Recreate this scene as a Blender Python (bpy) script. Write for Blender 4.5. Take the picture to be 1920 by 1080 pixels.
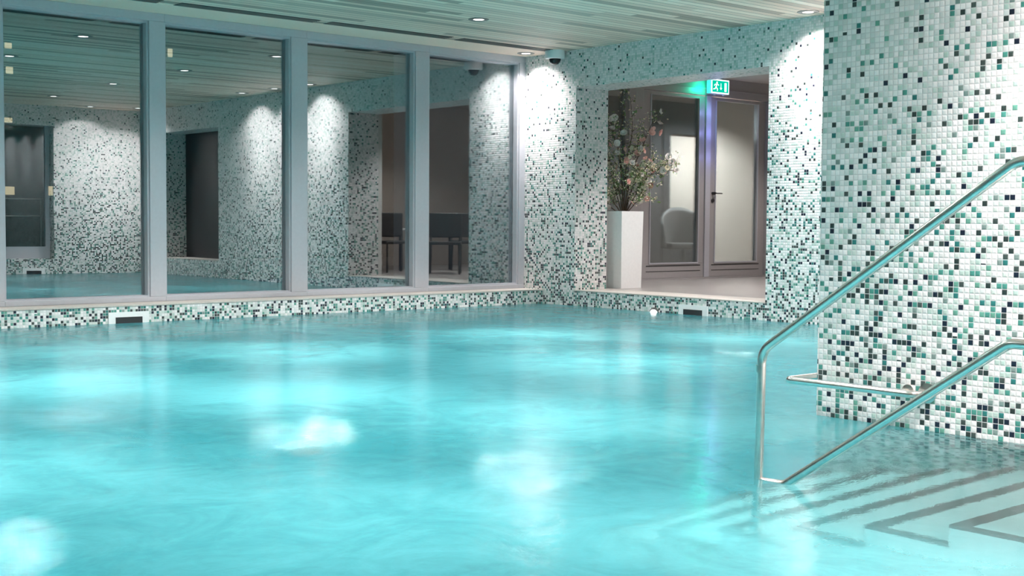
import bpy, bmesh, math, random
from mathutils import Vector, Matrix
random.seed(7)
for o in list(bpy.data.objects): bpy.data.objects.remove(o)
scn = bpy.context.scene
C = scn.collection
R = math.radians
ZC = 2.835          # ceiling above the water (water surface is z = 0)
FL = 0.1775         # lobby floor

# ------------------------------------------------------------------ camera
cam_d = bpy.data.cameras.new('camera'); cam = bpy.data.objects.new('camera', cam_d); C.objects.link(cam)
f = Vector((0.64992979, 0.75830674, -0.05061781)); r = Vector((0.75949761, -0.65047032, 0.00719302)); u = Vector((0.02747087, 0.04311906, 0.99869219))
M = Matrix((r, u, -f)).transposed().to_4x4(); M.translation = Vector((-9.85193, -10.94846, 0.92))
cam.matrix_world = M
cam_d.sensor_width = 36; cam_d.lens = 2411.5 / 1920 * 36
cam_d.clip_end = 200
scn.camera = cam
# ------------------------------------------------------------------ world, exposure
w = bpy.data.worlds.new('night'); scn.world = w; w.use_nodes = True
w.node_tree.nodes['Background'].inputs[0].default_value = (0.012, 0.017, 0.03, 1)
w.node_tree.nodes['Background'].inputs[1].default_value = 1.0
vs = scn.view_settings
vs.view_transform = 'Standard'; vs.look = 'None'; vs.gamma = 1; vs.use_curve_mapping = False
vs.exposure = 0.6
# light levels
P_UNDER = 32.0      # underwater lamps
P_WALL = 40.0       # wall-washing downlights
P_GRID = 30.0       # downlights over the water
P_FLOOD = 32.0       # wide part of every downlight
P_LOBBY = 26.0
WARM = (1.0, 0.93, 0.92); NEUT = (1.0, 0.97, 0.95); AQUA = (0.78, 1.0, 0.99)

# ------------------------------------------------------------------ material helpers
class NT:
    def __init__(s, name):
        s.m = bpy.data.materials.new(name); s.m.use_nodes = True
        s.t = s.m.node_tree; s.t.nodes.clear(); s.out = s.n('ShaderNodeOutputMaterial')
    def n(s, kind, **kw):
        nd = s.t.nodes.new(kind)
        for k, v in kw.items():
            setattr(nd, k, v)
        return nd
    def l(s, a, b): s.t.links.new(a, b)
    def sv(s, sock, v):
        if isinstance(v, (int, float)): sock.default_value = v
        elif isinstance(v, tuple): sock.default_value = v if len(v) != 3 or len(sock.default_value) == 3 else (*v, 1)
        else: s.l(v, sock)
    def math(s, op, a, b=None, c=None, clamp=False):
        nd = s.n('ShaderNodeMath', operation=op, use_clamp=clamp)
        for i, v in enumerate((a, b, c)):
            if v is not None: s.sv(nd.inputs[i], v)
        return nd.outputs[0]
    def mixc(s, fac, a, b, mode='MIX'):
        nd = s.n('ShaderNodeMix', data_type='RGBA', blend_type=mode)
        s.sv(nd.inputs[0], fac); s.sv(nd.inputs[6], a); s.sv(nd.inputs[7], b); return nd.outputs[2]
    def mixs(s, fac, a, b):
        nd = s.n('ShaderNodeMixShader'); s.sv(nd.inputs[0], fac); s.l(a, nd.inputs[1]); s.l(b, nd.inputs[2]); return nd.outputs[0]
    def ramp(s, fac, stops, const=False):
        nd = s.n('ShaderNodeValToRGB'); cr = nd.color_ramp
        if const: cr.interpolation = 'CONSTANT'
        while len(cr.elements) < len(stops): cr.elements.new(0.5)
        for e, (p, c) in zip(cr.elements, stops):
            e.position = p; e.color = (*c, 1) if len(c) == 3 else c
        s.sv(nd.inputs[0], fac); return nd.outputs[0]
    def noise(s, vec, scale, detail=3, rough=.5, dist=0):
        nd = s.n('ShaderNodeTexNoise'); s.l(vec, nd.inputs['Vector'])
        nd.inputs['Scale'].default_value = scale; nd.inputs['Detail'].default_value = detail
        nd.inputs['Roughness'].default_value = rough; nd.inputs['Distortion'].default_value = dist
        return nd.outputs['Fac']
    def pos(s): return s.n('ShaderNodeNewGeometry').outputs['Position']
    def bump(s, h, strength, dist=.01):
        nd = s.n('ShaderNodeBump'); s.sv(nd.inputs['Height'], h); nd.inputs['Strength'].default_value = strength
        nd.inputs['Distance'].default_value = dist; return nd.outputs[0]
    def bsdf(s, col, rough=.5, metal=0, spec=.5, normal=None, **kw):
        nd = s.n('ShaderNodeBsdfPrincipled')
        s.sv(nd.inputs['Base Color'], col); s.sv(nd.inputs['Roughness'], rough); s.sv(nd.inputs['Metallic'], metal)
        s.sv(nd.inputs['Specular IOR Level'], spec)
        if normal is not None: s.l(normal, nd.inputs['Normal'])
        for k, v in kw.items(): s.sv(nd.inputs[k], v)
        return nd.outputs[0]
    def done(s, sh): s.l(sh, s.out.inputs[0]); return s.m

def simple(name, col, rough=.5, metal=0, nscale=30, amt=.06, bump=0.0, spec=.5):
    t = NT(name); ob = t.n('ShaderNodeTexCoord').outputs['Object']
    k = t.noise(ob, nscale, 4)
    a = tuple(c * (1 - amt) for c in col); b = tuple(min(1, c * (1 + amt)) for c in col)
    c = t.mixc(k, a, b)
    nm = t.bump(k, bump) if bump else None
    return t.done(t.bsdf(c, rough, metal, spec, nm))

def emit(name, col, s):
    t = NT(name); e = t.n('ShaderNodeEmission'); e.inputs[0].default_value = (*col, 1); e.inputs[1].default_value = s
    return t.done(e.outputs[0])

def mosaic():
    t = NT('mosaic'); g = t.n('ShaderNodeNewGeometry')
    sp = t.n('ShaderNodeSeparateXYZ'); t.l(g.outputs['Position'], sp.inputs[0])
    sn = t.n('ShaderNodeSeparateXYZ'); t.l(g.outputs['True Normal'], sn.inputs[0])
    nx = t.math('GREATER_THAN', t.math('ABSOLUTE', sn.outputs[0]), .5)
    nz = t.math('GREATER_THAN', t.math('ABSOLUTE', sn.outputs[2]), .5)
    mixf = lambda fa, a, b: t.math('ADD', t.math('MULTIPLY', a, t.math('SUBTRACT', 1.0, fa)), t.math('MULTIPLY', b, fa))
    U = mixf(nx, sp.outputs[0], sp.outputs[1]); V = mixf(nz, sp.outputs[2], sp.outputs[1])
    T = .0252
    us = t.math('DIVIDE', t.math('ADD', U, 50.003), T); vs_ = t.math('DIVIDE', t.math('ADD', V, 50.0), T)
    ui = t.math('FLOOR', us); vi = t.math('FLOOR', vs_)
    uf = t.math('FRACT', us); vf = t.math('FRACT', vs_)
    cv = t.n('ShaderNodeCombineXYZ'); t.l(ui, cv.inputs[0]); t.l(vi, cv.inputs[1]); t.l(nx, cv.inputs[2])
    wn = t.n('ShaderNodeTexWhiteNoise', noise_dimensions='3D'); t.l(cv.outputs[0], wn.inputs[0])
    wc = t.n('ShaderNodeSeparateColor'); t.l(wn.outputs['Color'], wc.inputs[0])
    # the mix of tiles grows darker towards the water: more accents low on the wall
    z = sp.outputs[2]
    low = t.math('POWER', t.math('SUBTRACT', 1.0, t.math('DIVIDE', z, 3.1), clamp=True), 1.9)
    kk = t.math('MULTIPLY_ADD', low, 4.1, .33)
    # white tones
    base = t.ramp(wc.outputs[0], [(0, (.86, .80, .80)), (.40, (.78, .75, .74)), (.64, (.66, .66, .65)), (.80, (.56, .62, .58)), (.92, (.44, .55, .50))], True)
    acc = t.ramp(wc.outputs[1], [(0, (.012, .018, .035)), (.20, (.03, .045, .042)), (.38, (.055, .075, .07)), (.50, (.03, .17, .16)), (.64, (.07, .26, .215)), (.80, (.13, .32, .25)), (.92, (.20, .27, .25))], True)
    isacc = t.math('LESS_THAN', wn.outputs['Value'], t.math('MULTIPLY', kk, .10))
    col = t.mixc(isacc, base, acc)
    # grout
    gw = .055
    eu = t.math('MINIMUM', uf, t.math('SUBTRACT', 1.0, uf)); ev = t.math('MINIMUM', vf, t.math('SUBTRACT', 1.0, vf))
    e = t.math('MINIMUM', eu, ev); gr = t.math('LESS_THAN', e, gw)
    col = t.mixc(gr, col, (.60, .57, .57))
    dome = t.math('SMOOTH_MIN', t.math('MULTIPLY', e, 4.0), 1.0, .4)
    nm = t.bump(dome, .35, .004)
    return t.done(t.bsdf(col, .28, 0, .5, nm))

def boards():
    t = NT('ceiling_boards'); g = t.pos(); sp = t.n('ShaderNodeSeparateXYZ'); t.l(g, sp.inputs[0])
    W = .096
    v = t.math('DIVIDE', t.math('ADD', sp.outputs[1], 40.0), W); vi = t.math('FLOOR', v); vf = t.math('FRACT', v)
    w1 = t.n('ShaderNodeTexWhiteNoise', noise_dimensions='1D'); t.l(vi, w1.inputs['W'])
    uu = t.math('DIVIDE', t.math('ADD', sp.outputs[0], t.math('MULTIPLY', w1.outputs['Value'], 9.0)), 2.3); ui = t.math('FLOOR', uu)
    cv = t.n('ShaderNodeCombineXYZ'); t.l(vi, cv.inputs[0]); t.l(ui, cv.inputs[1])
    wn = t.n('ShaderNodeTexWhiteNoise', noise_dimensions='3D'); t.l(cv.outputs[0], wn.inputs[0])
    mp = t.n('ShaderNodeMapping'); mp.inputs['Scale'].default_value = (.7, 14, 1); t.l(g, mp.inputs[0])
    gn = t.noise(mp.outputs[0], 3, 5, .6)
    col = t.ramp(wn.outputs['Value'], [(0, (.38, .27, .22)), (.14, (.48, .35, .29)), (.22, (.80, .58, .48)), (.6, (.95, .72, .60)), (1, (.99, .80, .68))])
    col = t.mixc(t.math('MULTIPLY', gn, .42), col, (.50, .42, .36))
    gap = t.math('LESS_THAN', vf, .085)
    col = t.mixc(gap, col, (.10, .095, .085))
    nm = t.bump(gap, -.4, .01)
    return t.done(t.bsdf(col, .55, 0, .3, nm))

def water():
    t = NT('pool_water'); g = t.pos(); sp = t.n('ShaderNodeSeparateXYZ'); t.l(g, sp.inputs[0])
    n1 = t.noise(g, .55, 3, .5, .5); n2 = t.noise(g, 2.6, 5, .58, 1.0); n3 = t.noise(g, 11, 4, .6, .8)
    # aerated (milky) water from the jets out in the pool, clear by the steps
    dx = t.math('DIVIDE', t.math('ADD', sp.outputs[0], 5.2), 1.9); dy = t.math('DIVIDE', t.math('ADD', sp.outputs[1], 8.8), 1.35)
    d = t.math('SQRT', t.math('ADD', t.math('MULTIPLY', dx, dx), t.math('MULTIPLY', dy, dy)))
    near = t.n('ShaderNodeMapRange', interpolation_type='SMOOTHSTEP'); t.l(d, near.inputs[0])
    near.inputs[1].default_value = .45; near.inputs[2].default_value = 1.15; near.inputs[3].default_value = .10; near.inputs[4].default_value = 1
    foam = t.math('ADD', t.math('ADD', t.math('MULTIPLY', n1, .60), t.math('MULTIPLY', n2, .32)), t.math('MULTIPLY', n3, .08))
    fm = t.n('ShaderNodeMapRange', interpolation_type='SMOOTHSTEP'); t.l(foam, fm.inputs[0])
    fm.inputs[1].default_value = .36; fm.inputs[2].default_value = .62; fm.inputs[3].default_value = .42; fm.inputs[4].default_value = .95
    milky = t.math('MULTIPLY', fm.outputs[0], near.outputs[0])
    bmp = t.bump(t.math('ADD', t.math('MULTIPLY', n2, .8), t.math('MULTIPLY', n3, .3)), .09, .05)
    tr = t.n('ShaderNodeBsdfTranslucent'); tr.inputs[0].default_value = (.30, .80, .84, 1)
    df = t.n('ShaderNodeBsdfDiffuse'); df.inputs[0].default_value = (.33, .80, .83, 1)
    milk = t.mixs(.10, tr.outputs[0], df.outputs[0])
    rf = t.n('ShaderNodeBsdfRefraction'); rf.inputs['Color'].default_value = (.80, .97, .98, 1); rf.inputs['Roughness'].default_value = .12; rf.inputs['IOR'].default_value = 1.33
    t.l(bmp, rf.inputs['Normal'])
    body = t.mixs(milky, rf.outputs[0], milk)
    gl = t.n('ShaderNodeBsdfGlossy'); gl.inputs['Roughness'].default_value = .13; t.l(bmp, gl.inputs['Normal'])
    fr = t.n('ShaderNodeFresnel'); fr.inputs[0].default_value = 1.33; t.l(bmp, fr.inputs['Normal'])
    return t.done(t.mixs(t.math('MULTIPLY', fr.outputs[0], .85), body, gl.outputs[0]))

def glass(name, k, tint=(.9, .95, .95), wave=0.0):
    t = NT(name); tp = t.n('ShaderNodeBsdfTransparent'); tp.inputs[0].default_value = (*tint, 1)
    gl = t.n('ShaderNodeBsdfGlossy'); gl.inputs['Roughness'].default_value = 0.0; gl.inputs['Color'].default_value = (.92, .98, 1, 1)
    fr = t.n('ShaderNodeFresnel'); fr.inputs[0].default_value = 1.5
    if wave:
        nz = t.noise(t.pos(), 1.3, 1); t.l(t.bump(nz, wave, .02), gl.inputs['Normal'])
    return t.done(t.mixs(t.math('ADD', t.math('MULTIPLY', fr.outputs[0], .8), k, clamp=True), tp.outputs[0], gl.outputs[0]))

def steel():
    t = NT('brushed_steel'); ob = t.n('ShaderNodeTexCoord').outputs['Object']; k = t.noise(ob, 60, 3)
    return t.done(t.bsdf(t.mixc(k, (.74, .69, .66), (.88, .82, .78)), t.math('MULTIPLY_ADD', k, .12, .16), 1.0))

MAT = dict(
    mosaic=mosaic(), boards=boards(), water=water(), glass=glass('window_glass', .24, (.90, .93, .93), .015), dglass=glass('door_glass', .06),
    frame=simple('window_frame_paint', (.46, .46, .50), .35), stone=simple('sill_stone', (.50, .46, .42), .5, 0, 60, .25),
    pool=simple('pool_tile_aqua', (.07, .40, .46), .4, 0, 4, .08), step=simple('step_tile', (.80, .86, .84), .4, 0, 5, .08),
    nosing=simple('nosing_strip', (.12, .10, .095), .6, 0, 80, .2), deck=simple('deck_tile', (.55, .56, .54), .5, 0, 6, .08),
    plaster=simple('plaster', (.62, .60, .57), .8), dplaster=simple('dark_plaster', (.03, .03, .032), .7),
    beige=simple('beige_wall', (.62, .54, .48), .7), lfloor=simple('lobby_floor', (.36, .335, .32), .28, 0, 7, .12),
    lceil=simple('lobby_ceiling', (.50, .46, .41), .7), doorp=simple('door_paint', (.36, .34, .34), .38), dark=simple('dark_metal', (.03, .03, .032), .4),
    steel=steel(), white=simple('white_plastic', (.8, .8, .8), .4), planter=simple('planter_lacquer', (.86, .85, .84), .5),
    bark=simple('bark', (.10, .065, .045), .8), leaf=simple('leaf_green', (.17, .26, .09), .6), cream=simple('petal_cream', (.74, .66, .50), .7),
    pink=simple('petal_pink', (.86, .52, .46), .7), wpetal=simple('petal_white', (.82, .74, .70), .7), ring=simple('lamp_ring', (.20, .19, .18), .4, .3),
    lens=emit('lamp_lens', (1, .97, .93), 4.0), vent=simple('vent_black', (.035, .036, .036), .6), strip=simple('ceiling_strip', (.96, .72, .60), .6),
    soil=simple('soil', (.05, .035, .025), .9), facade=simple('facade_plaster', (.85, .85, .85), .8), ground=simple('terrace', (.12, .12, .12), .8),
    building=simple('night_facade', (.02, .02, .024), .9), litwin=emit('lit_window', (1, .82, .5), .55), chairm=simple('dark_chair', (.035, .032, .03), .5),
    tablew=simple('table_white', (.72, .70, .68), .4), seatg=simple('grey_shell', (.13, .125, .12), .5), ulens=emit('pool_lamp_lens', (.6, 1, 1), .5),
    green=emit('sign_green', (.0, .42, .27), 1.0), signw=emit('sign_white', (.72, 1, .92), 1.5), frost=simple('sign_case', (.62, .72, .80), .4), smoke=simple('dome_smoke', (.02, .02, .022), .1),
)

# ------------------------------------------------------------------ mesh helpers
def box(bm, x0, x1, y0, y1, z0, z1, bev=0):
    x0, x1 = sorted((x0, x1)); y0, y1 = sorted((y0, y1)); z0, z1 = sorted((z0, z1))
    v = [bm.verts.new(p) for p in ((x0, y0, z0), (x1, y0, z0), (x1, y1, z0), (x0, y1, z0), (x0, y0, z1), (x1, y0, z1), (x1, y1, z1), (x0, y1, z1))]
    fs = [bm.faces.new([v[i] for i in q]) for q in ((0, 3, 2, 1), (4, 5, 6, 7), (0, 1, 5, 4), (1, 2, 6, 5), (2, 3, 7, 6), (3, 0, 4, 7))]
    if bev:
        es = list({e for f_ in fs for e in f_.edges})
        bmesh.ops.bevel(bm, geom=es, offset=bev, segments=2, affect='EDGES', profile=.5)
def lathe(bm, prof, c=(0, 0, 0), n=32, axis='Z'):
    rings = []
    for (rr, z) in prof:
        ring = []
        for i in range(n):
            a = 2 * math.pi * i / n; p = (rr * math.cos(a), rr * math.sin(a), z)
            if axis == 'X': p = (p[2], p[0], p[1])
            if axis == 'Y': p = (p[0], p[2], p[1])
            ring.append(bm.verts.new((c[0] + p[0], c[1] + p[1], c[2] + p[2])))
        rings.append(ring)
    for a, b in zip(rings, rings[1:]):
        for i in range(n): bm.faces.new((a[i], a[(i + 1) % n], b[(i + 1) % n], b[i]))
    for ring, fl in ((rings[0], 1), (rings[-1], 0)):
        if (ring[0].co - ring[n // 2].co).length > 1e-5: bm.faces.new(ring[::-1] if fl else ring)
def fillet(pts, rad, n=8):
    P = [Vector(p) for p in pts]; out = [P[0]]
    for a, b, c in zip(P, P[1:], P[2:]):
        d1 = (a - b).normalized(); d2 = (c - b).normalized(); ang = d1.angle(d2)
        if ang > math.pi - .05: out.append(b); continue
        t = min(rad / math.tan(ang / 2), (a - b).length * .49, (c - b).length * .49)
        p1 = b + d1 * t; p2 = b + d2 * t
        for i in range(n + 1):
            s = i / n; out.append((p1 * (1 - s) ** 2 + b * 2 * s * (1 - s) + p2 * s * s))
    out.append(P[-1]); return out
def tube(bm, pts, rad, n=16, r1=None):
    P = [Vector(p) for p in pts]; up = Vector((.137, .31, .94)); prev = None; m = len(P)
    for i, p in enumerate(P):
        d = (P[min(i + 1, m - 1)] - P[max(i - 1, 0)]).normalized()
        a = up - d * up.dot(d); a.normalize(); up = a; b = d.cross(a)
        rr = rad if r1 is None else rad + (r1 - rad) * i / (m - 1)
        ring = [bm.verts.new(p + (a * math.cos(2 * math.pi * k / n) + b * math.sin(2 * math.pi * k / n)) * rr) for k in range(n)]
        if prev:
            for k in range(n): bm.faces.new((prev[k], prev[(k + 1) % n], ring[(k + 1) % n], ring[k]))
        else: bm.faces.new(ring[::-1])
        prev = ring
    bm.faces.new(prev)
def obj(name, bm, mat, parent=None, smooth=False, loc=None):
    bmesh.ops.recalc_face_normals(bm, faces=bm.faces)
    me = bpy.data.meshes.new(name); bm.to_mesh(me); bm.free()
    if smooth:
        for p in me.polygons: p.use_smooth = True
        me.set_sharp_from_angle(angle=R(40))
    for m_ in (mat if isinstance(mat, list) else [mat]): me.materials.append(MAT[m_])
    o = bpy.data.objects.new(name, me); C.objects.link(o)
    if parent: o.parent = parent
    if loc: o.location = loc
    return o
def nb(): return bmesh.new()
def boxes(name, lst, mat, parent=None, bev=0, loc=None):
    bm = nb()
    for b in lst: box(bm, *b, bev=bev)
    return obj(name, bm, mat, parent, loc=loc)
def tag(o, label, cat, group=None):
    o['label'] = label; o['category'] = cat
    if group: o['group'] = group
    return o
def thing(name, label, cat, loc=(0, 0, 0), group=None, rz=0):
    o = bpy.data.objects.new(name, None); C.objects.link(o); o.location = loc; o.rotation_euler = (0, 0, rz); o.empty_display_size = .1
    return tag(o, label, cat, group)
def struct(o, label=None):
    o['kind'] = 'structure'
    if label: o['label'] = label
    return o
def copy_tree(o, parent=None):
    c = o.copy(); C.objects.link(c)
    if parent: c.parent = parent
    for ch in list(o.children): copy_tree(ch, c)
    return c

# ------------------------------------------------------------------ room shell
struct(boxes('wall_back', [
    (0, .5, .46, -.5204, -1.5, 2.95), (0, .5, -.5204, -3.1843, 2.4233, 2.95), (0, .5, -.5204, -3.1843, -1.5, .165),
    (0, .5, -3.1843, -6.94, -1.5, 2.95), (0, .5, -6.94, -8.97, 2.414, 2.95), (0, .5, -6.94, -8.97, -1.5, .27), (0, .5, -8.97, -10.2, -1.5, 2.95)], 'mosaic'), 'mosaic tiled back wall of the pool with the lobby opening')
struct(boxes('wall_window', [(-13.6, 0, 0, .5, -1.5, .15)], 'mosaic'), 'low mosaic wall under the big windows')
struct(boxes('wall_side', [
    (0, -1.54, -9.84, -10.3, -1.5, 2.95), (-1.54, -2.9, -9.84, -10.3, 2.5, 2.95), (-1.54, -2.9, -9.84, -10.3, -1.5, .26), (-2.9, -3.9, -9.84, -10.3, -1.5, 2.95)], 'mosaic'), 'mosaic tiled side wall with a glazed opening, seen mirrored in the windows')
struct(boxes('wall_column', [(-4.6964, -3.95, -7.2069, -13.0, -1.5, 2.95)], 'mosaic'), 'wide mosaic tiled column beside the steps')
struct(boxes('wall_left', [(-13.6, -13.3, .5, -13.2, -1.5, 2.95)], 'plaster'))
struct(boxes('wall_front', [(-13.3, -4.6964, -13.0, -13.3, -1.5, 2.95)], 'plaster'))
struct(boxes('ceiling', [(-13.6, .0, -.19, -13.3, ZC, 2.95), ], 'boards'), 'ceiling of narrow pale boards')
struct(boxes('trim_1', [(-13.6, 0, .5, .262, ZC, 2.95), (-13.6, 0, .25, -.19, ZC - .004, 2.95)], 'strip'), 'pale flat ceiling strip above the windows')
struct(boxes('trim_2', [(-13.3, 0, -.004, .33, .15, .162)], 'stone'), 'pale stone ledge under the windows')
struct(boxes('trim_3', [(-.006, .5, -.5204, -3.1843, .165, FL)], 'stone'), 'stone sill of the lobby opening')
struct(boxes('trim_4', [(.0, .5, -6.94, -8.97, .27, .285)], 'stone'))
struct(boxes('floor', [(-13.3, 0, 0, -13.0, -1.6, -1.5)], 'pool'), 'pool floor')
struct(boxes('floor_deck', [(-13.3, -6.2, -9.75, -13.0, -1.5, .18), (-6.2, -4.6964, -9.12, -13.0, -1.5, .18)], 'deck'))

# windows: four bays in view and more to the left of the frame
mull = [(-13.3, -13.15)] + [(-6.1095 - 1.51 * k, -5.9554 - 1.51 * k) for k in (4, 3, 2, 1)] + [(-6.1095, -5.9554), (-4.6193, -4.4652), (-3.1102, -2.9297), (-1.5705, -1.3904), (-.0882, 0)]
ZS, ZT = .2073, 2.7603
k = 0
for i in range(len(mull) - 1):
    a = mull[i][1]; b0, b1 = mull[i + 1]; k += 1
    wd = struct(boxes('window_%d' % k, [(a, b1, .33, .5, .162, ZS), (a, b1, .33, .5, ZT, ZC), (b0, b1, .33, .5, ZS, ZT)] + ([(mull[0][0], mull[0][1], .33, .5, .162, ZC)] if i == 0 else []), 'frame', bev=.004),
                'floor to ceiling window bay with a grey-blue frame')
    boxes('window_rebate', [(a, a + .018, .35, .46, ZS, ZT), (b0 - .018, b0, .35, .46, ZS, ZT), (a + .018, b0 - .018, .35, .46, ZS, ZS + .015), (a + .018, b0 - .018, .35, .46, ZT - .02, ZT)], 'frame', wd)
    boxes('glass_pane', [(a + .018, b0 - .018, .42, .428, ZS + .015, ZT - .02)], 'glass', wd)

# water body: one surface
bm = nb(); vs4 = [bm.verts.new(p) for p in ((-13.3, -9.75, 0), (-6.2, -9.75, 0), (-6.2, -9.12, 0), (-4.6964, -9.12, 0), (-4.6964, -7.2069, 0), (-3.95, -7.2069, 0), (-3.95, -9.84, 0), (0, -9.84, 0), (0, 0, 0), (-13.3, 0, 0))]
bm.faces.new(vs4)
wt = obj('pool_water', bm, 'water'); wt['kind'] = 'stuff'; tag(wt, 'turquoise pool water, milky and lit from below', 'water')

# pool steps beside the column, dark nosing strips
ps = thing('pool_steps', 'submerged pale tiled steps with dark edge strips below the handrail', 'steps', (-6.2, -9.12, -1.5))
Zs = [(-.08, -8.81), (-.32, -8.50), (-.56, -8.19), (-.80, -7.88), (-1.04, -7.57), (-1.28, -7.26)]
pz = 0
for i, (z, y) in enumerate(Zs):
    y1 = -9.12
    st = boxes('step', [(.0, 1.502, y + 9.12 - .0, (Zs[i - 1][1] if i else y1) + 9.12, 0, z + 1.5)], 'step', ps)
    boxes('nosing', [(0.0, 1.502, y + 9.12 - .058, y + 9.12 + .004, z + 1.5, z + 1.503), (-.004, .0, y + 9.12 - .31, y + 9.12, z + 1.47, z + 1.503), (0, .035, y + 9.12 - .31, y + 9.12 - .058, z + 1.5, z + 1.503)], 'nosing', st)

# ------------------------------------------------------------------ lobby behind the opening
struct(boxes('floor_lobby', [(.5, 8.0, 2.9, -9.84, 0.0, FL)], 'lfloor'))
struct(boxes('ceiling_lobby', [(.5, 8.0, 2.9, -9.84, 2.92, 3.02)], 'lceil'))
struct(boxes('wall_lobby', [(5.1, 5.25, .6, -9.84, FL, 2.92)], 'beige'))
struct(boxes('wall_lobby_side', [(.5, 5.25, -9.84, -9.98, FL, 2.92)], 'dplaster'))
struct(boxes('wall_partition', [(1.6, 5.1, -6.2, -6.3, FL, 2.92)], 'beige'))
# room beyond the glazed doors
struct(boxes('wall_rear', [(.5, 8.0, 2.9, 3.0, FL, 2.92)], 'beige'))
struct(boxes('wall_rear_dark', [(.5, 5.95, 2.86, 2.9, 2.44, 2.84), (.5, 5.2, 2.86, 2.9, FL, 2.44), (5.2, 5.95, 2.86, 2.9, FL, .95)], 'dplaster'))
struct(boxes('trim_5', [(5.08, 6.0, 2.84, 2.86, 2.34, 2.47), (5.08, 5.24, 2.84, 2.86, FL, 2.34)], 'dark'))
struct(boxes('wall_rear_right', [(8.0, 8.1, .6, 3.0, FL, 2.92)], 'beige'))
struct(boxes('wall_exterior', [(0, .5, .46, 2.95, -.1, 3.1)], 'facade'), 'grey outside wall seen through the rightmost window pane')
struct(boxes('floor_terrace', [(-16, .0, .5, 12, -.12, .0)], 'ground'))
struct(boxes('wall_lobby_dark', [(.5, .56, -3.1843, -9.84, FL, 2.92)], 'plaster'))
struct(boxes('door_3', [(.44, .47, -6.95, -8.96, .285, 2.414)], 'dark'), 'tall black panel in the second opening, seen mirrored')

# glazed door wall at Y = .73
Y0, Y1 = .73, .79
HB, HT = 2.67, 2.92
struct(boxes('trim_6', [(.5, 5.1, Y0 - .02, Y1 + .02, HB, HT), (.5, 5.1, Y0 - .04, Y1, HB + .09, HB + .1)], 'doorp'), 'dark header beam above the glazed doors')
struct(boxes('trim_7', [(2.081, 2.22, Y0 - .05, Y1 + .03, FL, HB), (2.235, 2.37, Y0 - .02, Y1 + .03, FL, HB), (4.90, 5.1, Y0 - .05, Y1 + .03, FL, HB)], 'doorp', bev=.006), 'grey posts beside the glazed doors')
wd = struct(boxes('window_20', [(.5, 2.081, Y0, Y1, FL, .40), (.5, .6, Y0, Y1, .4, HB)], 'doorp')); boxes('glass_pane', [(.6, 2.081, .755, .765, .40, HB)], 'dglass', wd)
def leaf(n, a, b, hinge):
    d = struct(boxes('door_%d' % n, [(a, b, Y0, Y1, FL + .02, .395), (a, a + .16, Y0, Y1, .395, HB - .01), (b - .16, b, Y0, Y1, .395, HB - .01), (a + .16, b - .16, Y0, Y1, HB - .05, HB - .01)], 'doorp', bev=.004),
               'grey framed glazed lobby door, ' + hinge)
    boxes('glass_pane', [(a + .16, b - .16, .755, .765, .395, HB - .05)], 'dglass', d)
    boxes('glazing_bead', [(a + .15, b - .15, Y0 - .012, Y0, .385, .405), (a + .15, a + .165, Y0 - .012, Y0, .405, HB - .05), (b - .165, b - .15, Y0 - .012, Y0, .405, HB - .05)], 'frame', d)
    boxes('panel_groove', [(a + .1, b - .1, Y0 - .003, Y0 + .002, .355, .368), (a + .1, b - .1, Y0 - .003, Y0 + .002, .285, .293)], 'dark', d)
    return d
leaf(1, 2.37, 3.64, 'left leaf'); d2 = leaf(2, 3.67, 4.90, 'right leaf')
struct(boxes('trim_8', [(3.60, 3.70, Y0 - .025, Y0, FL + .02, HB)], 'frame', bev=.004))
bm = nb(); lathe(bm, [(.02, 0), (.02, -.05), (.011, -.05), (.011, -.07)], (3.775, Y0, 1.345), 16, 'Y'); tube(bm, [(3.775, Y0 - .065, 1.345), (3.90, Y0 - .065, 1.345)], .010, 10); obj('door_handle', bm, 'dark', d2, True)
bm = nb(); lathe(bm, [(.026, 0), (.026, -.02), (.012, -.02), (.012, -.03)], (3.775, Y0, 1.245), 16, 'Y'); obj('lock_cylinder', bm, 'dark', d2, True)
struct(boxes('trim_9', [(.5, 5.1, Y0 - .06, Y1, FL, FL + .02)], 'doorp'))

# glazing in the side wall opening (seen only in reflection)
wd = struct(boxes('window_21', [(-1.55, -2.9, -10.0, -10.06, .26, .46), (-1.55, -1.63, -10.0, -10.06, .46, 2.5), (-2.82, -2.9, -10.0, -10.06, .46, 2.5)], 'frame')); boxes('glass_pane', [(-1.63, -2.82, -10.02, -10.03, .46, 2.5)], 'dglass', wd)
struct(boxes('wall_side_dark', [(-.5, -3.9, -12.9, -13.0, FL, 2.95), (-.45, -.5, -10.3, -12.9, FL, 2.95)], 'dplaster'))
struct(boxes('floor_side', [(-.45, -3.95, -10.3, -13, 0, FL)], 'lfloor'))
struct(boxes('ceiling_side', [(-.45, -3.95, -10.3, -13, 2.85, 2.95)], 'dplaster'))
rl = thing('safety_rail', 'thin horizontal metal rails behind the mirrored side window', 'rail', (-2.2, -10.5, FL))
bm = nb(); [tube(bm, [(-.7, 0, z), (.7, 0, z)], .012, 8) for z in (.80, 1.1)]; obj('bar', bm, 'steel', rl, True)
for s in (-.68, .68):
    bm = nb(); tube(bm, [(s, 0, 0), (s, 0, 1.12)], .014, 8); obj('post', bm, 'steel', rl, True)

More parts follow.
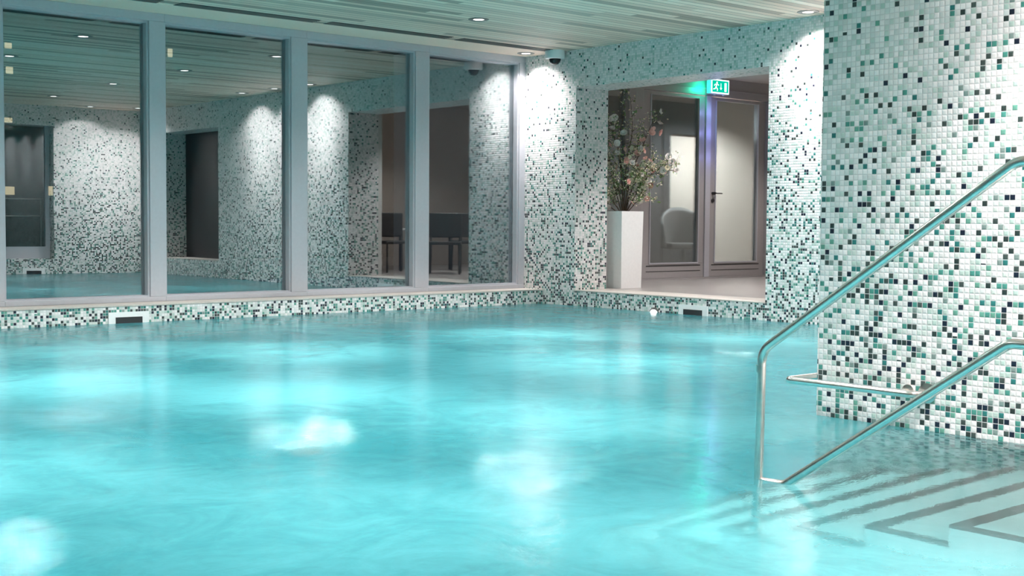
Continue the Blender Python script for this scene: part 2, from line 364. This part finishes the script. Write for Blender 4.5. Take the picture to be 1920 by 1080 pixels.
# ------------------------------------------------------------------ downlights
def make_downlight():
    o = thing('downlight', 'x', 'ceiling light')
    bm = nb(); lathe(bm, [(.052, .004), (.052, -.006), (.085, -.008), (.098, -.004), (.10, .004)], n=36); bmesh.ops.translate(bm, verts=bm.verts, vec=(0, 0, 0)); obj('trim_ring', bm, 'ring', o, True)
    bm = nb(); lathe(bm, [(.050, .003), (.050, -.004), (.02, -.007)], n=28); obj('lens', bm, 'lens', o, True)
    return o
dl0 = make_downlight(); used = [0]
def spot(name, loc, power, ang, blend, col, parent, rad=.03, tilt=None):
    l = bpy.data.lights.new(name, 'SPOT'); l.energy = power; l.spot_size = R(ang); l.spot_blend = blend; l.color = col; l.shadow_soft_size = rad
    o = bpy.data.objects.new(name, l); C.objects.link(o); o.parent = parent; o.location = loc
    if tilt: o.rotation_euler = tilt
    return o
def downlight(x, y, z, label, grp, p1, ang, p2, col=NEUT, tilt=None):
    o = dl0 if not used[0] else copy_tree(dl0)
    first = not used[0]; used[0] = 1
    o.location = (x, y, z); tag(o, label, 'ceiling light', grp)
    LQ.append((o, p1, ang, p2, col, tilt)); return o
LQ = []
G1, G2 = 'downlights along the tiled walls', 'downlights over the pool'
downlight(-.235, .06, ZC - .004, 'recessed downlight in the pale ceiling strip right above the far pool corner', G1, P_WALL * .75, 48, P_FLOOD * .6, WARM, tilt=(0, R(-7), 0))
downlight(-.24, -3.80, ZC, 'recessed downlight close to the back wall at the top left edge of the column', G1, P_WALL * 1.15, 48, P_FLOOD, WARM, tilt=(0, R(-7), 0))
downlight(-.30, -4.66, ZC, 'recessed downlight near the back wall, behind the column, second from its edge', G1, P_WALL * 1.15, 48, P_FLOOD, WARM, tilt=(0, R(-7), 0))
downlight(-.32, -5.58, ZC, 'recessed downlight near the back wall, behind the column, third from its edge', G1, P_WALL * 1.15, 48, P_FLOOD, WARM, tilt=(0, R(-7), 0))
downlight(-1.05, -9.45, ZC, 'recessed downlight close to the side wall, mirrored in the leftmost pane', G1, P_WALL * 1.2, 62, P_FLOOD, WARM, tilt=(R(-7), 0, 0))
downlight(-.32, -9.2, ZC, 'recessed downlight in the far side corner, mirrored beside the first mullion', G1, P_WALL, 60, P_FLOOD, WARM)
downlight(-2.14, -1.44, ZC, 'round recessed downlight alone in the board ceiling left of the security camera', G2, P_GRID, 80, P_FLOOD)
for x, y, lb in ((-4.45, -1.42, 'over the pool nearest the window slots, first row'), (-2.28, -3.5, 'over the pool in the second row, mirrored in the second pane'), (-2.28, -5.7, 'over the pool in the third row, mirrored in the leftmost pane'),
                 (-2.2, -8.1, 'over the pool in front of the side wall, mirrored in the leftmost pane'), (-4.45, -3.6, 'over the pool above the frame, second row from the windows'), (-4.45, -5.8, 'over the pool above the frame, third row from the windows'),
                 (-6.7, -1.42, 'outside the frame, first row'), (-6.7, -3.6, 'outside the frame, second row'), (-6.7, -5.8, 'outside the frame, third row'), (-9, -3.6, 'outside the frame, fourth row'), (-9, -6.5, 'outside the frame, above the camera side')):
    downlight(x, y, ZC, 'recessed downlight ' + lb, G2, P_GRID, 80, P_FLOOD)
downlight(-5.30, -9.05, ZC, 'recessed downlight above the pool steps, outside the frame', G1, P_WALL * 1.9, 95, P_FLOOD * 1.5, WARM)
downlight(-6.3, -9.9, ZC, 'recessed downlight above the deck, outside the frame', G1, P_WALL * 1.6, 110, P_FLOOD * 1.5, WARM)
downlight(1.6, -2.1, 2.92, 'recessed downlight in the lobby ceiling near the planter', 'lobby downlights', P_LOBBY * 2.0, 120, 0, WARM)
downlight(3.6, -1.0, 2.92, 'recessed downlight in the lobby ceiling in front of the doors', 'lobby downlights', P_LOBBY, 130, 0, WARM)
downlight(2.6, -4.3, 2.92, 'recessed downlight in the lobby ceiling above the tables', 'lobby downlights', P_LOBBY * .6, 130, 0, WARM)
downlight(4.75, 1.62, 2.92, 'recessed downlight behind the left glazed door', 'lobby downlights', P_LOBBY * 1.9, 150, 0, WARM)
downlight(5.9, 1.75, 2.92, 'recessed downlight behind the right glazed door', 'lobby downlights', P_LOBBY * 6.0, 150, 0, WARM)
for o, p1, ang, p2, col, tilt in LQ:
    spot('downlight_beam', (0, 0, -.02), p1 * 4, ang, .95 if tilt else .45, col, o, .035, tilt)
    if p2: spot('downlight_spill', (0, 0, -.025), p2 * 4, 138, .9, col, o, .05)

# underwater lamps in the pool floor and wall
def make_under():
    o = thing('pool_lamp', 'x', 'pool light')
    bm = nb(); lathe(bm, [(.14, 0), (.14, .02), (.10, .03), (.10, .018), (.02, .018)], n=32); obj('housing_ring', bm, 'pool', o, True)
    bm = nb(); lathe(bm, [(.098, .018), (.098, .024), (.03, .034)], n=28); obj('lens', bm, 'ulens', o, True)
    return o
u0 = make_under(); first = True
for x, y, p, lb in ((-6.4, -2.3, 1, 'by the leftmost window bay'), (-5.1, -3.1, 1, 'in the middle, off the second window bay'), (-3.0, -3.0, 1.1, 'off the far corner'), (-3.8, -4.95, 1, 'in the middle of the pool'), (-1.5, -4.2, .9, 'off the back wall'),
                    (-7.1, -3.8, 1.1, 'left, towards the windows'), (-6.3, -5.15, .9, 'in the middle, nearer'), (-5.9, -6.5, .65, 'near the column'), (-8.3, -6.2, .9, 'nearest the left edge'), (-7.7, -7.6, .55, 'in the foreground'), (-6.75, -8.85, .8, 'beside the steps'), (-9.6, -3.0, 1, 'far left'), (-3.0, -8.2, .8, 'behind the column')):
    o = u0 if first else copy_tree(u0); first = False
    o.location = (x, y, -1.5); tag(o, 'round underwater lamp in the pool floor ' + lb, 'pool light', 'underwater lamps')
    l = bpy.data.lights.new('pool_lamp_beam', 'SPOT'); l.energy = P_UNDER * p; l.color = AQUA; l.shadow_soft_size = .3; l.spot_size = R(84); l.spot_blend = 1; l.cycles.use_multiple_importance_sampling = False
    lo = bpy.data.objects.new('pool_lamp_beam', l); C.objects.link(lo); lo.parent = o; lo.location = (0, 0, .12); lo.rotation_euler = (R(180), 0, 0)
    l = bpy.data.lights.new('pool_lamp_glow', 'POINT'); l.energy = P_UNDER * p * .07; l.color = AQUA; l.shadow_soft_size = .3; l.cycles.use_multiple_importance_sampling = False
    lo = bpy.data.objects.new('pool_lamp_glow', l); C.objects.link(lo); lo.parent = o; lo.location = (0, 0, .45)
# wall lamp at the waterline of the back wall
o = thing('waterline_lamp', 'small bright lamp at the waterline under the lobby opening', 'pool light', (0, -1.75, -.02))
bm = nb(); lathe(bm, [(.07, 0), (.07, -.015), (.05, -.02)], (0, 0, 0), 24, 'X'); obj('housing_ring', bm, 'steel', o, True)
bm = nb(); lathe(bm, [(.048, -.02), (.048, -.028), (.015, -.034)], (0, 0, 0), 24, 'X'); obj('lens', bm, 'lens', o, True)

# ------------------------------------------------------------------ ceiling slots
for n, (a, b) in enumerate(((-6.25, -4.80), (-4.63, -3.20), (-3.07, -1.60), (-1.46, -.10))):
    lb = ['leftmost, cut by the photo edge', 'second from the left', 'third from the left', 'rightmost, ending by the camera'][n]
    o = thing('ceiling_vent', 'dark air slot in the ceiling along the windows, ' + lb, 'air vent', ((a + b) / 2, -.28, ZC), 'ceiling slots above the windows')
    h = (b - a) / 2
    boxes('slot', [(-h, h, -.085, .085, -.003, .003)], 'vent', o)
    boxes('blade', [(-h, h, y, y + .008, -.007, -.003) for y in (-.055, -.015, .025, .06)], 'ring', o)

# ------------------------------------------------------------------ skimmers
def skimmer(name, label, loc, rz):
    o = thing(name, label, 'pool skimmer', loc, None, rz)   # local: faces -Y
    boxes('face_plate', [(-.19, .19, -.012, .0, -.06, .10), ], 'white', o)
    o2 = boxes('opening', [(-.125, .125, -.016, -.012, -.06, .055)], 'dark', o)
    boxes('flap', [(-.12, .12, -.020, -.016, -.06, -.005)], 'frost', o)
skimmer('skimmer', 'white framed pool skimmer in the low wall under the windows', (-4.985, 0, 0), 0)
skimmer('skimmer', 'white framed pool skimmer in the back wall under the lobby opening', (0, -2.28, 0), R(-90))
skimmer('skimmer', 'white framed pool skimmer in the side wall, seen mirrored', (-1.9, -9.84, 0), R(180))

# ------------------------------------------------------------------ security camera
o = thing('security_camera', 'white dome security camera under the ceiling at the back wall', 'security camera', (-.12, -.30, ZC))
bm = nb(); lathe(bm, [(.11, 0), (.112, -.075), (.105, -.09), (.085, -.095), (.085, -.085)], n=36); obj('housing', bm, 'white', o, True)
bm = nb(); lathe(bm, [(.066, -.09), (.066, -.105), (.056, -.13), (.035, -.15), (.008, -.156)], n=30); obj('dome', bm, 'smoke', o, True)

# ------------------------------------------------------------------ handrails
XR = -6.15; RR = .0165
hr = thing('handrail', 'tall steel pool handrail with two sloping bars over the steps', 'handrail', (XR, -9.12, .18))
L = lambda y, z: (0, y + 9.12, z - .18)
bm = nb(); tube(bm, fillet([L(-9.75, .18), L(-9.75, 1.117), L(-8.975, 1.117), L(-8.02, .465), L(-8.005, -.80)], .09), RR); obj('top_bar', bm, 'steel', hr, True)
bm = nb(); tube(bm, fillet([L(-9.75, .563), L(-8.965, .563), L(-8.13, -.008), L(-8.01, -.012)], .07), RR); obj('lower_bar', bm, 'steel', hr, True)
bm = nb(); lathe(bm, [(.045, 0), (.045, .008), (.018, .012)], L(-9.75, .18)); obj('base_flange', bm, 'steel', hr, True)
bm = nb(); lathe(bm, [(.0185, -.012), (.0185, .012)], L(-8.014, .40)); obj('joint_collar', bm, 'steel', hr, True)
gr = thing('grab_rail', 'short steel grab rail wrapped around the corner of the tiled column', 'grab rail', (-4.6964, -7.2069, .17))
bm = nb(); tube(bm, fillet([(.0, -.60, 0), (-.105, -.60, 0), (-.105, .105, 0), (.55, .105, 0), (.55, 0, 0)], .045), RR); obj('bar', bm, 'steel', gr, True)
bm = nb(); lathe(bm, [(.045, -.001), (.045, -.007), (.02, -.012)], (0, -.60, 0), 24, 'X'); obj('wall_flange', bm, 'steel', gr, True)
bm = nb(); tube(bm, [(0, -.50, 0), (-.05, -.50, 0), (-.105, -.50, 0)], .011, 12); lathe(bm, [(.03, -.001), (.03, -.006), (.012, -.01)], (0, -.50, 0), 20, 'X'); obj('bracket', bm, 'steel', gr, True)

# ------------------------------------------------------------------ planter and blossom branches
pl = thing('planter', 'tall square off-white planter in the lobby opening holding blossom branches', 'planter', (.84, -.42, FL))
bm = nb(); s0, s1, H = .165, .178, .885
for k2, (sa, za, sb, zb) in enumerate(((s0, 0, s1, H),)):
    lo_ = [bm.verts.new((x * sa, y * sa, za)) for x, y in ((-1, -1), (1, -1), (1, 1), (-1, 1))]
    hi_ = [bm.verts.new((x * sb, y * sb, zb)) for x, y in ((-1, -1), (1, -1), (1, 1), (-1, 1))]
    si = sb - .015
    hi2 = [bm.verts.new((x * si, y * si, zb)) for x, y in ((-1, -1), (1, -1), (1, 1), (-1, 1))]
    dn = [bm.verts.new((x * si, y * si, zb - .06)) for x, y in ((-1, -1), (1, -1), (1, 1), (-1, 1))]
    bm.faces.new(lo_[::-1])
    for i in range(4):
        j = (i + 1) % 4
        bm.faces.new((lo_[i], lo_[j], hi_[j], hi_[i])); bm.faces.new((hi_[i], hi_[j], hi2[j], hi2[i])); bm.faces.new((hi2[i], hi2[j], dn[j], dn[i]))
    bm.faces.new(dn)
obj('body', bm, 'planter', pl)
boxes('soil', [(-.155, .155, -.155, .155, H - .06, H - .04)], 'soil', pl)

BR = thing('blossom_branches', 'tall branches with cream and pink blossom standing in the planter', 'flowering branches', (.84, -.42, FL + H - .041))
rv = Vector((.72, -.69, 0)); fv = Vector((.69, .72, 0))
def wp(px, py, d=0):   # local point; px, py only as drawing units across the bouquet
    return rv * ((px - 1182) / 164) + fv * d + Vector((0, 0, (397 - py) / 164))
paths = [[(1184, 400), (1181, 330), (1173, 262), (1184, 205), (1180, 158)], [(1186, 400), (1198, 325), (1222, 262), (1240, 218), (1250, 202)], [(1188, 396), (1208, 335), (1248, 308), (1284, 314)],
         [(1183, 400), (1166, 335), (1150, 270), (1152, 212)], [(1186, 398), (1194, 340), (1206, 292), (1214, 250)], [(1182, 396), (1160, 362), (1146, 330)], [(1188, 398), (1210, 372), (1224, 358)],
         [(1186, 398), (1200, 350), (1228, 306), (1243, 294)], [(1184, 398), (1176, 350), (1160, 300), (1144, 250)], [(1185, 398), (1190, 300), (1200, 240), (1196, 175)], [(1182, 398), (1150, 375), (1138, 372)], [(1186, 398), (1178, 290), (1164, 240), (1160, 218)],
         [(1188, 398), (1215, 345), (1222, 338)], [(1187, 398), (1230, 325), (1262, 322)]]
bm = nb(); tips = []
def smooth(P, n=5):
    out = []
    for i in range(len(P) - 1):
        p0 = P[max(i - 1, 0)]; p1 = P[i]; p2 = P[i + 1]; p3 = P[min(i + 2, len(P) - 1)]
        for s in range(n):
            t_ = s / n
            out.append(.5 * ((2 * p1) + (p2 - p0) * t_ + (2 * p0 - 5 * p1 + 4 * p2 - p3) * t_ ** 2 + (3 * p1 - p0 - 3 * p2 + p3) * t_ ** 3))
    out.append(P[-1]); return out
for q in paths:
    dep = random.uniform(-.16, .12)
    P = smooth([wp(x, y, dep * i / len(q) + random.uniform(-.01, .01)) for i, (x, y) in enumerate(q)])
    P[0].z = 0
    tube(bm, P, .0075, 6, .002)
    for _ in range(14):
        i = random.randint(4, len(P) - 2); a = P[i]; d = Vector((random.uniform(-1, 1), random.uniform(-1, 1), random.uniform(-.1, 1))).normalized()
        ln = random.uniform(.07, .22); b = a + d * ln * .5 + Vector((0, 0, .01)); c = a + d * ln + Vector((random.uniform(-.02, .02), random.uniform(-.02, .02), .03))
        if (a + d * ln).dot(rv) > .66 or (min(b.x, c.x) < -.30 and max(b.y, c.y) > -.16): continue
        tube(bm, smooth([a, b, c], 3), .003, 5, .001); tips += [b, c]
    tips += P[6::3]
obj('branch', bm, 'bark', BR, True)
# leaves: one mesh
bm = nb()
def leaf_at(bm, p, L_, wd_):
    d = Vector((random.gauss(0, 1), random.gauss(0, 1), random.gauss(0, .7))).normalized(); s = d.cross(Vector((random.gauss(0, 1), random.gauss(0, 1), random.gauss(0, 1)))).normalized(); n_ = d.cross(s)
    pr = [(0, 0, 0), (.3, .8, .1), (.65, .75, .05), (1, 0, -.15)]
    v = [bm.verts.new(p)]; a = [bm.verts.new(p + d * L_ * t_ + s * wd_ * w_ + n_ * L_ * z_) for t_, w_, z_ in pr[1:3]]; b = [bm.verts.new(p + d * L_ * t_ - s * wd_ * w_ + n_ * L_ * z_) for t_, w_, z_ in pr[1:3]]
    e = bm.verts.new(p + d * L_); m1 = bm.verts.new(p + d * L_ * .3 - n_ * L_ * .04); m2 = bm.verts.new(p + d * L_ * .65 - n_ * L_ * .04)
    for q_ in ((v[0], a[0], m1), (v[0], m1, b[0]), (m1, a[0], a[1], m2), (m1, m2, b[1], b[0]), (m2, a[1], e), (m2, e, b[1])): bm.faces.new(q_)
for p in tips:
    for _ in range(2 if p.z > .5 else 4): leaf_at(bm, p + Vector([random.gauss(0, .02) for _ in range(3)]), random.uniform(.025, .05), random.uniform(.007, .013))
lf = obj('foliage', bm, 'leaf', BR); lf['kind'] = 'stuff'
bm = nb()
for p in tips:
    for _ in range(3 if p.z > .62 else 7): leaf_at(bm, p + Vector([random.gauss(0, .025) for _ in range(3)]), random.uniform(.018, .034), random.uniform(.007, .012))
lf = obj('small_petals', bm, 'cream', BR); lf['kind'] = 'stuff'; lf['label'] = 'small cream flowers'
# a blossom: cupped petals around a small centre
def blossom_mesh(rad, seed, npet=6):
    rnd = random.Random(seed); bm = nb()
    for layer, (k_, tilt, sc) in enumerate(((npet, .5, 1.0), (npet - 1, 1.0, .75))):
        for i in range(k_):
            a = 2 * math.pi * (i + .5 * layer) / k_ + rnd.uniform(-.15, .15)
            d = Vector((math.cos(a), math.sin(a), 0)); s = Vector((-math.sin(a), math.cos(a), 0)); up = Vector((0, 0, 1)); rows = []
            for t_, w_ in ((0, .12), (.35, .42), (.7, .52), (1, .28)):
                c = d * rad * sc * t_ * math.cos(tilt * t_ * .9) + up * rad * sc * t_ * math.sin(tilt) * (1.05 if t_ < 1 else 1.0)
                rows.append([bm.verts.new(c - s * rad * sc * w_ + up * .12 * rad * w_), bm.verts.new(c), bm.verts.new(c + s * rad * sc * w_ + up * .12 * rad * w_)])
            for r0, r1 in zip(rows, rows[1:]):
                for j in (0, 1): bm.faces.new((r0[j], r0[j + 1], r1[j + 1], r1[j]))
    return bm
pro = {}
for kind, rad in (('cream', .030), ('pink', .042), ('wpetal', .042)):
    for v_ in range(2):
        o = obj('blossom', blossom_mesh(rad, v_ + ord(kind[0])), kind, BR, True); pro[(kind, v_)] = o; 
big = [(1250, 203, 'wpetal'), (1251, 226, 'wpetal'), (1237, 234, 'pink'), (1236, 244, 'pink'), (1250, 241, 'pink'), (1219, 258, 'pink'), (1217, 272, 'wpetal'), (1221, 277, 'pink'), (1226, 291, 'pink'), (1233, 297, 'pink'), (1241, 298, 'wpetal'), (1283, 313, 'wpetal'),
       (1166, 213, 'wpetal'), (1158, 216, 'wpetal'), (1162, 234, 'wpetal'), (1145, 245, 'cream'), (1156, 266, 'pink'), (1170, 262, 'wpetal'), (1184, 245, 'wpetal'), (1172, 280, 'wpetal'), (1150, 275, 'wpetal'), (1146, 290, 'cream'), (1205, 262, 'cream'), (1209, 282, 'pink'), (1200, 300, 'wpetal'), (1222, 304, 'cream'), (1240, 307, 'cream'), (1265, 308, 'cream')]
allb = [(wp(x, y, random.uniform(-.16, -.02)), k_) for x, y, k_ in big]
tl = [p for p in tips if p.z < .75]; random.shuffle(tl)
allb += [(p + Vector([random.gauss(0, .015) for _ in range(3)]), random.choice(['cream', 'cream', 'wpetal', 'cream', 'pink'])) for p in tl[:66]]
usedp = set()
for p, k_ in allb:
    v_ = random.randint(0, 1); src = pro[(k_, v_)]
    if (k_, v_) in usedp: o = src.copy(); C.objects.link(o)
    else: o = src; usedp.add((k_, v_))
    o.parent = BR; o.location = p; n_ = (-fv * .8 + Vector((random.gauss(0, .6), random.gauss(0, .6), random.gauss(.25, .5)))).normalized()
    o.rotation_euler = n_.to_track_quat('Z', 'Y').to_euler(); s_ = random.uniform(.75, 1.15); o.scale = (s_, s_, s_)
    lab = {'cream': 'cream blossom', 'pink': 'pink blossom', 'wpetal': 'pale pink-white blossom'}[k_]; o['label'] = lab

# ------------------------------------------------------------------ exit sign
sg = thing('exit_sign', 'lit green emergency exit sign with running figure, arrow and door above the glazed doors', 'exit sign', (3.715, .60, 2.785))
boxes('case', [(-.185, .185, -.03, .05, -.098, .098)], 'frost', sg, bev=.008)
boxes('sign_border', [(-.182, .182, -.034, -.0305, -.095, .095)], 'signw', sg)
fc = boxes('sign_face', [(-.165, .165, -.036, -.031, -.078, .078)], 'green', sg)
boxes('bracket', [(-.04, .04, .0, .09, .098, .115), (-.04, .04, .09, .115, -.02, .115)], 'frost', sg)
for cx in (-.09, .09): boxes('mounting_clip', [(cx - .01, cx + .01, -.02, 0, -.118, -.098)], 'frost', sg)
bm = nb(); yy = -.0375
def poly(bm, pts):
    a = [bm.verts.new((x, yy, z)) for x, z in pts]; b = [bm.verts.new((x, yy + .002, z)) for x, z in pts]; n_ = len(pts)
    bm.faces.new(a); bm.faces.new(b[::-1])
    for i in range(n_): bm.faces.new((a[i], a[(i + 1) % n_], b[(i + 1) % n_], b[i]))
poly(bm, [(-.072 + .014 * math.cos(a * math.pi / 6), .050 + .014 * math.sin(a * math.pi / 6)) for a in range(12)])   # head
poly(bm, [(-.085, .034), (-.066, .036), (-.080, -.012), (-.102, -.006)])                 # trunk
poly(bm, [(-.066, .034), (-.046, .010), (-.030, .018), (-.034, .028), (-.048, .024), (-.062, .042)])   # front arm
poly(bm, [(-.085, .034), (-.118, .030), (-.132, .006), (-.122, .002), (-.110, .020), (-.088, .022)])  # rear arm
poly(bm, [(-.092, -.008), (-.078, -.012), (-.054, -.030), (-.058, -.062), (-.070, -.062), (-.070, -.036), (-.094, -.024)])   # front leg
poly(bm, [(-.102, -.006), (-.090, -.012), (-.106, -.040), (-.148, -.046), (-.148, -.034), (-.116, -.028)])  # rear leg
obj('running_figure', bm, 'signw', sg)
bm = nb(); poly(bm, [(.006, .045), (.014, .045), (.014, -.020), (.006, -.020)]); poly(bm, [(-.012, -.016), (.032, -.016), (.010, -.045)]); obj('arrow', bm, 'signw', sg)
bm = nb(); poly(bm, [(.085, .055), (.125, .055), (.125, -.062), (.085, -.062)]); obj('door_symbol', bm, 'signw', sg)
for nm, col, e, loc in (('sign_green_glow', (.0, 1, .55), 2.0, (-.24, -.02, -.03)), ('sign_blue_glow', (.34, .36, 1), .8, (-.06, -.03, -.34)), ('sign_blue_glow', (.34, .36, 1), .8, (-.06, -.03, -.62)), ('sign_blue_glow', (.34, .36, 1), .5, (-.06, -.03, -.95))):
    l = bpy.data.lights.new(nm, 'POINT'); l.energy = e; l.color = col; l.shadow_soft_size = .03; l.cycles.use_multiple_importance_sampling = False
    o = bpy.data.objects.new(nm, l); C.objects.link(o); o.parent = sg; o.location = loc

# ------------------------------------------------------------------ lobby furniture
def make_chair():
    t = thing('dining_chair', 'x', 'chair')
    boxes('seat', [(-.24, .24, -.23, .23, .42, .465)], 'chairm', t, .012)
    bm = nb(); box(bm, -.24, .24, -.25, -.215, .52, .88, .012); obj('backrest', bm, 'chairm', t)
    for sx in (-.21, .21):
        for sy in (-.21, .20):
            bm = nb(); tube(bm, [(sx * 1.05, sy * 1.08, 0), (sx, sy, .43)] + ([(sx, -.235, .60)] if sy < 0 else []), .014, 10); obj('leg', bm, 'chairm', t, True)
    return t
ch0 = make_chair()
for i, (x, y, rz, lb) in enumerate(((1.5, -2.95, 40, 'dark dining chair nearest the opening, mirrored in the rightmost pane'), (1.25, -3.85, 10, 'dark dining chair beside the lobby table, mirrored left of the last mullion'), (2.6, -3.75, 200, 'dark dining chair on the far side of the lobby table'))):
    o = ch0 if i == 0 else copy_tree(ch0)
    o.location = (x, y, FL); o.rotation_euler.z = R(rz); tag(o, lb, 'chair', 'dining chairs in the lobby')
tb = thing('dining_table', 'white topped dining table in the lobby, mirrored in the window', 'table', (2.15, -4.6, FL))
boxes('table_top', [(-.55, .55, -.4, .4, .61, .64)], 'tablew', tb, .006)
for sx in (-.48, .48):
    for sy in (-.33, .33): boxes('leg', [(sx - .02, sx + .02, sy - .02, sy + .02, 0, .61)], 'dark', tb)
# grey shell armchair and floor lamp behind the left door
ac = thing('armchair', 'grey shell armchair behind the left glazed door', 'armchair', (4.75, 2.1, FL), rz=R(-30))
bm = nb(); n_ = 14
rows = []
for i in range(9):
    t_ = i / 8; row = []
    for j in range(n_ + 1):
        a = math.pi * (j / n_) ; row.append(bm.verts.new((math.cos(a) * (.30 + .05 * t_), math.sin(a) * (.30 + .05 * t_), .38 + .62 * t_ * (.55 + .45 * math.sin(a)))))
    rows.append(row)
for a, b in zip(rows, rows[1:]):
    for j in range(n_): bm.faces.new((a[j], a[j + 1], b[j + 1], b[j]))
o = obj('shell', bm, 'seatg', ac, True); md = o.modifiers.new('thick', 'SOLIDIFY'); md.thickness = .03
boxes('seat', [(-.27, .27, -.22, .24, .36, .46)], 'seatg', ac, .03)
bm = nb(); lathe(bm, [(.24, 0), (.24, .015), (.03, .03), (.03, .36)], n=28); obj('pedestal', bm, 'seatg', ac, True)

# ------------------------------------------------------------------ night outside: dark building with lit windows
nbld = thing('building', 'dark building outside at night with small lit windows, seen through the left panes', 'building', (4, 20, -.1))
boxes('wall', [(-14, 14, 0, 6, 0, 9)], 'building', nbld)
for x, z, wd_, h_ in ((.98 - 4, 5.04, .08, .08), (1.0 - 4, 4.45, .08, .1), (5.07 - 4, 5.2, .06, .13), (.96 - 4, 3.3, .09, .07), (.96 - 4, 1.6, .12, .12), (1.95 - 4, 1.6, .05, .14)):
    boxes('lit_window', [(x - wd_, x + wd_, -.03, .0, z, z + h_ * 1.6)], 'litwin', nbld)
struct(boxes('floor_ground', [(-30, 30, 12, 40, -.25, -.12)], 'ground'))
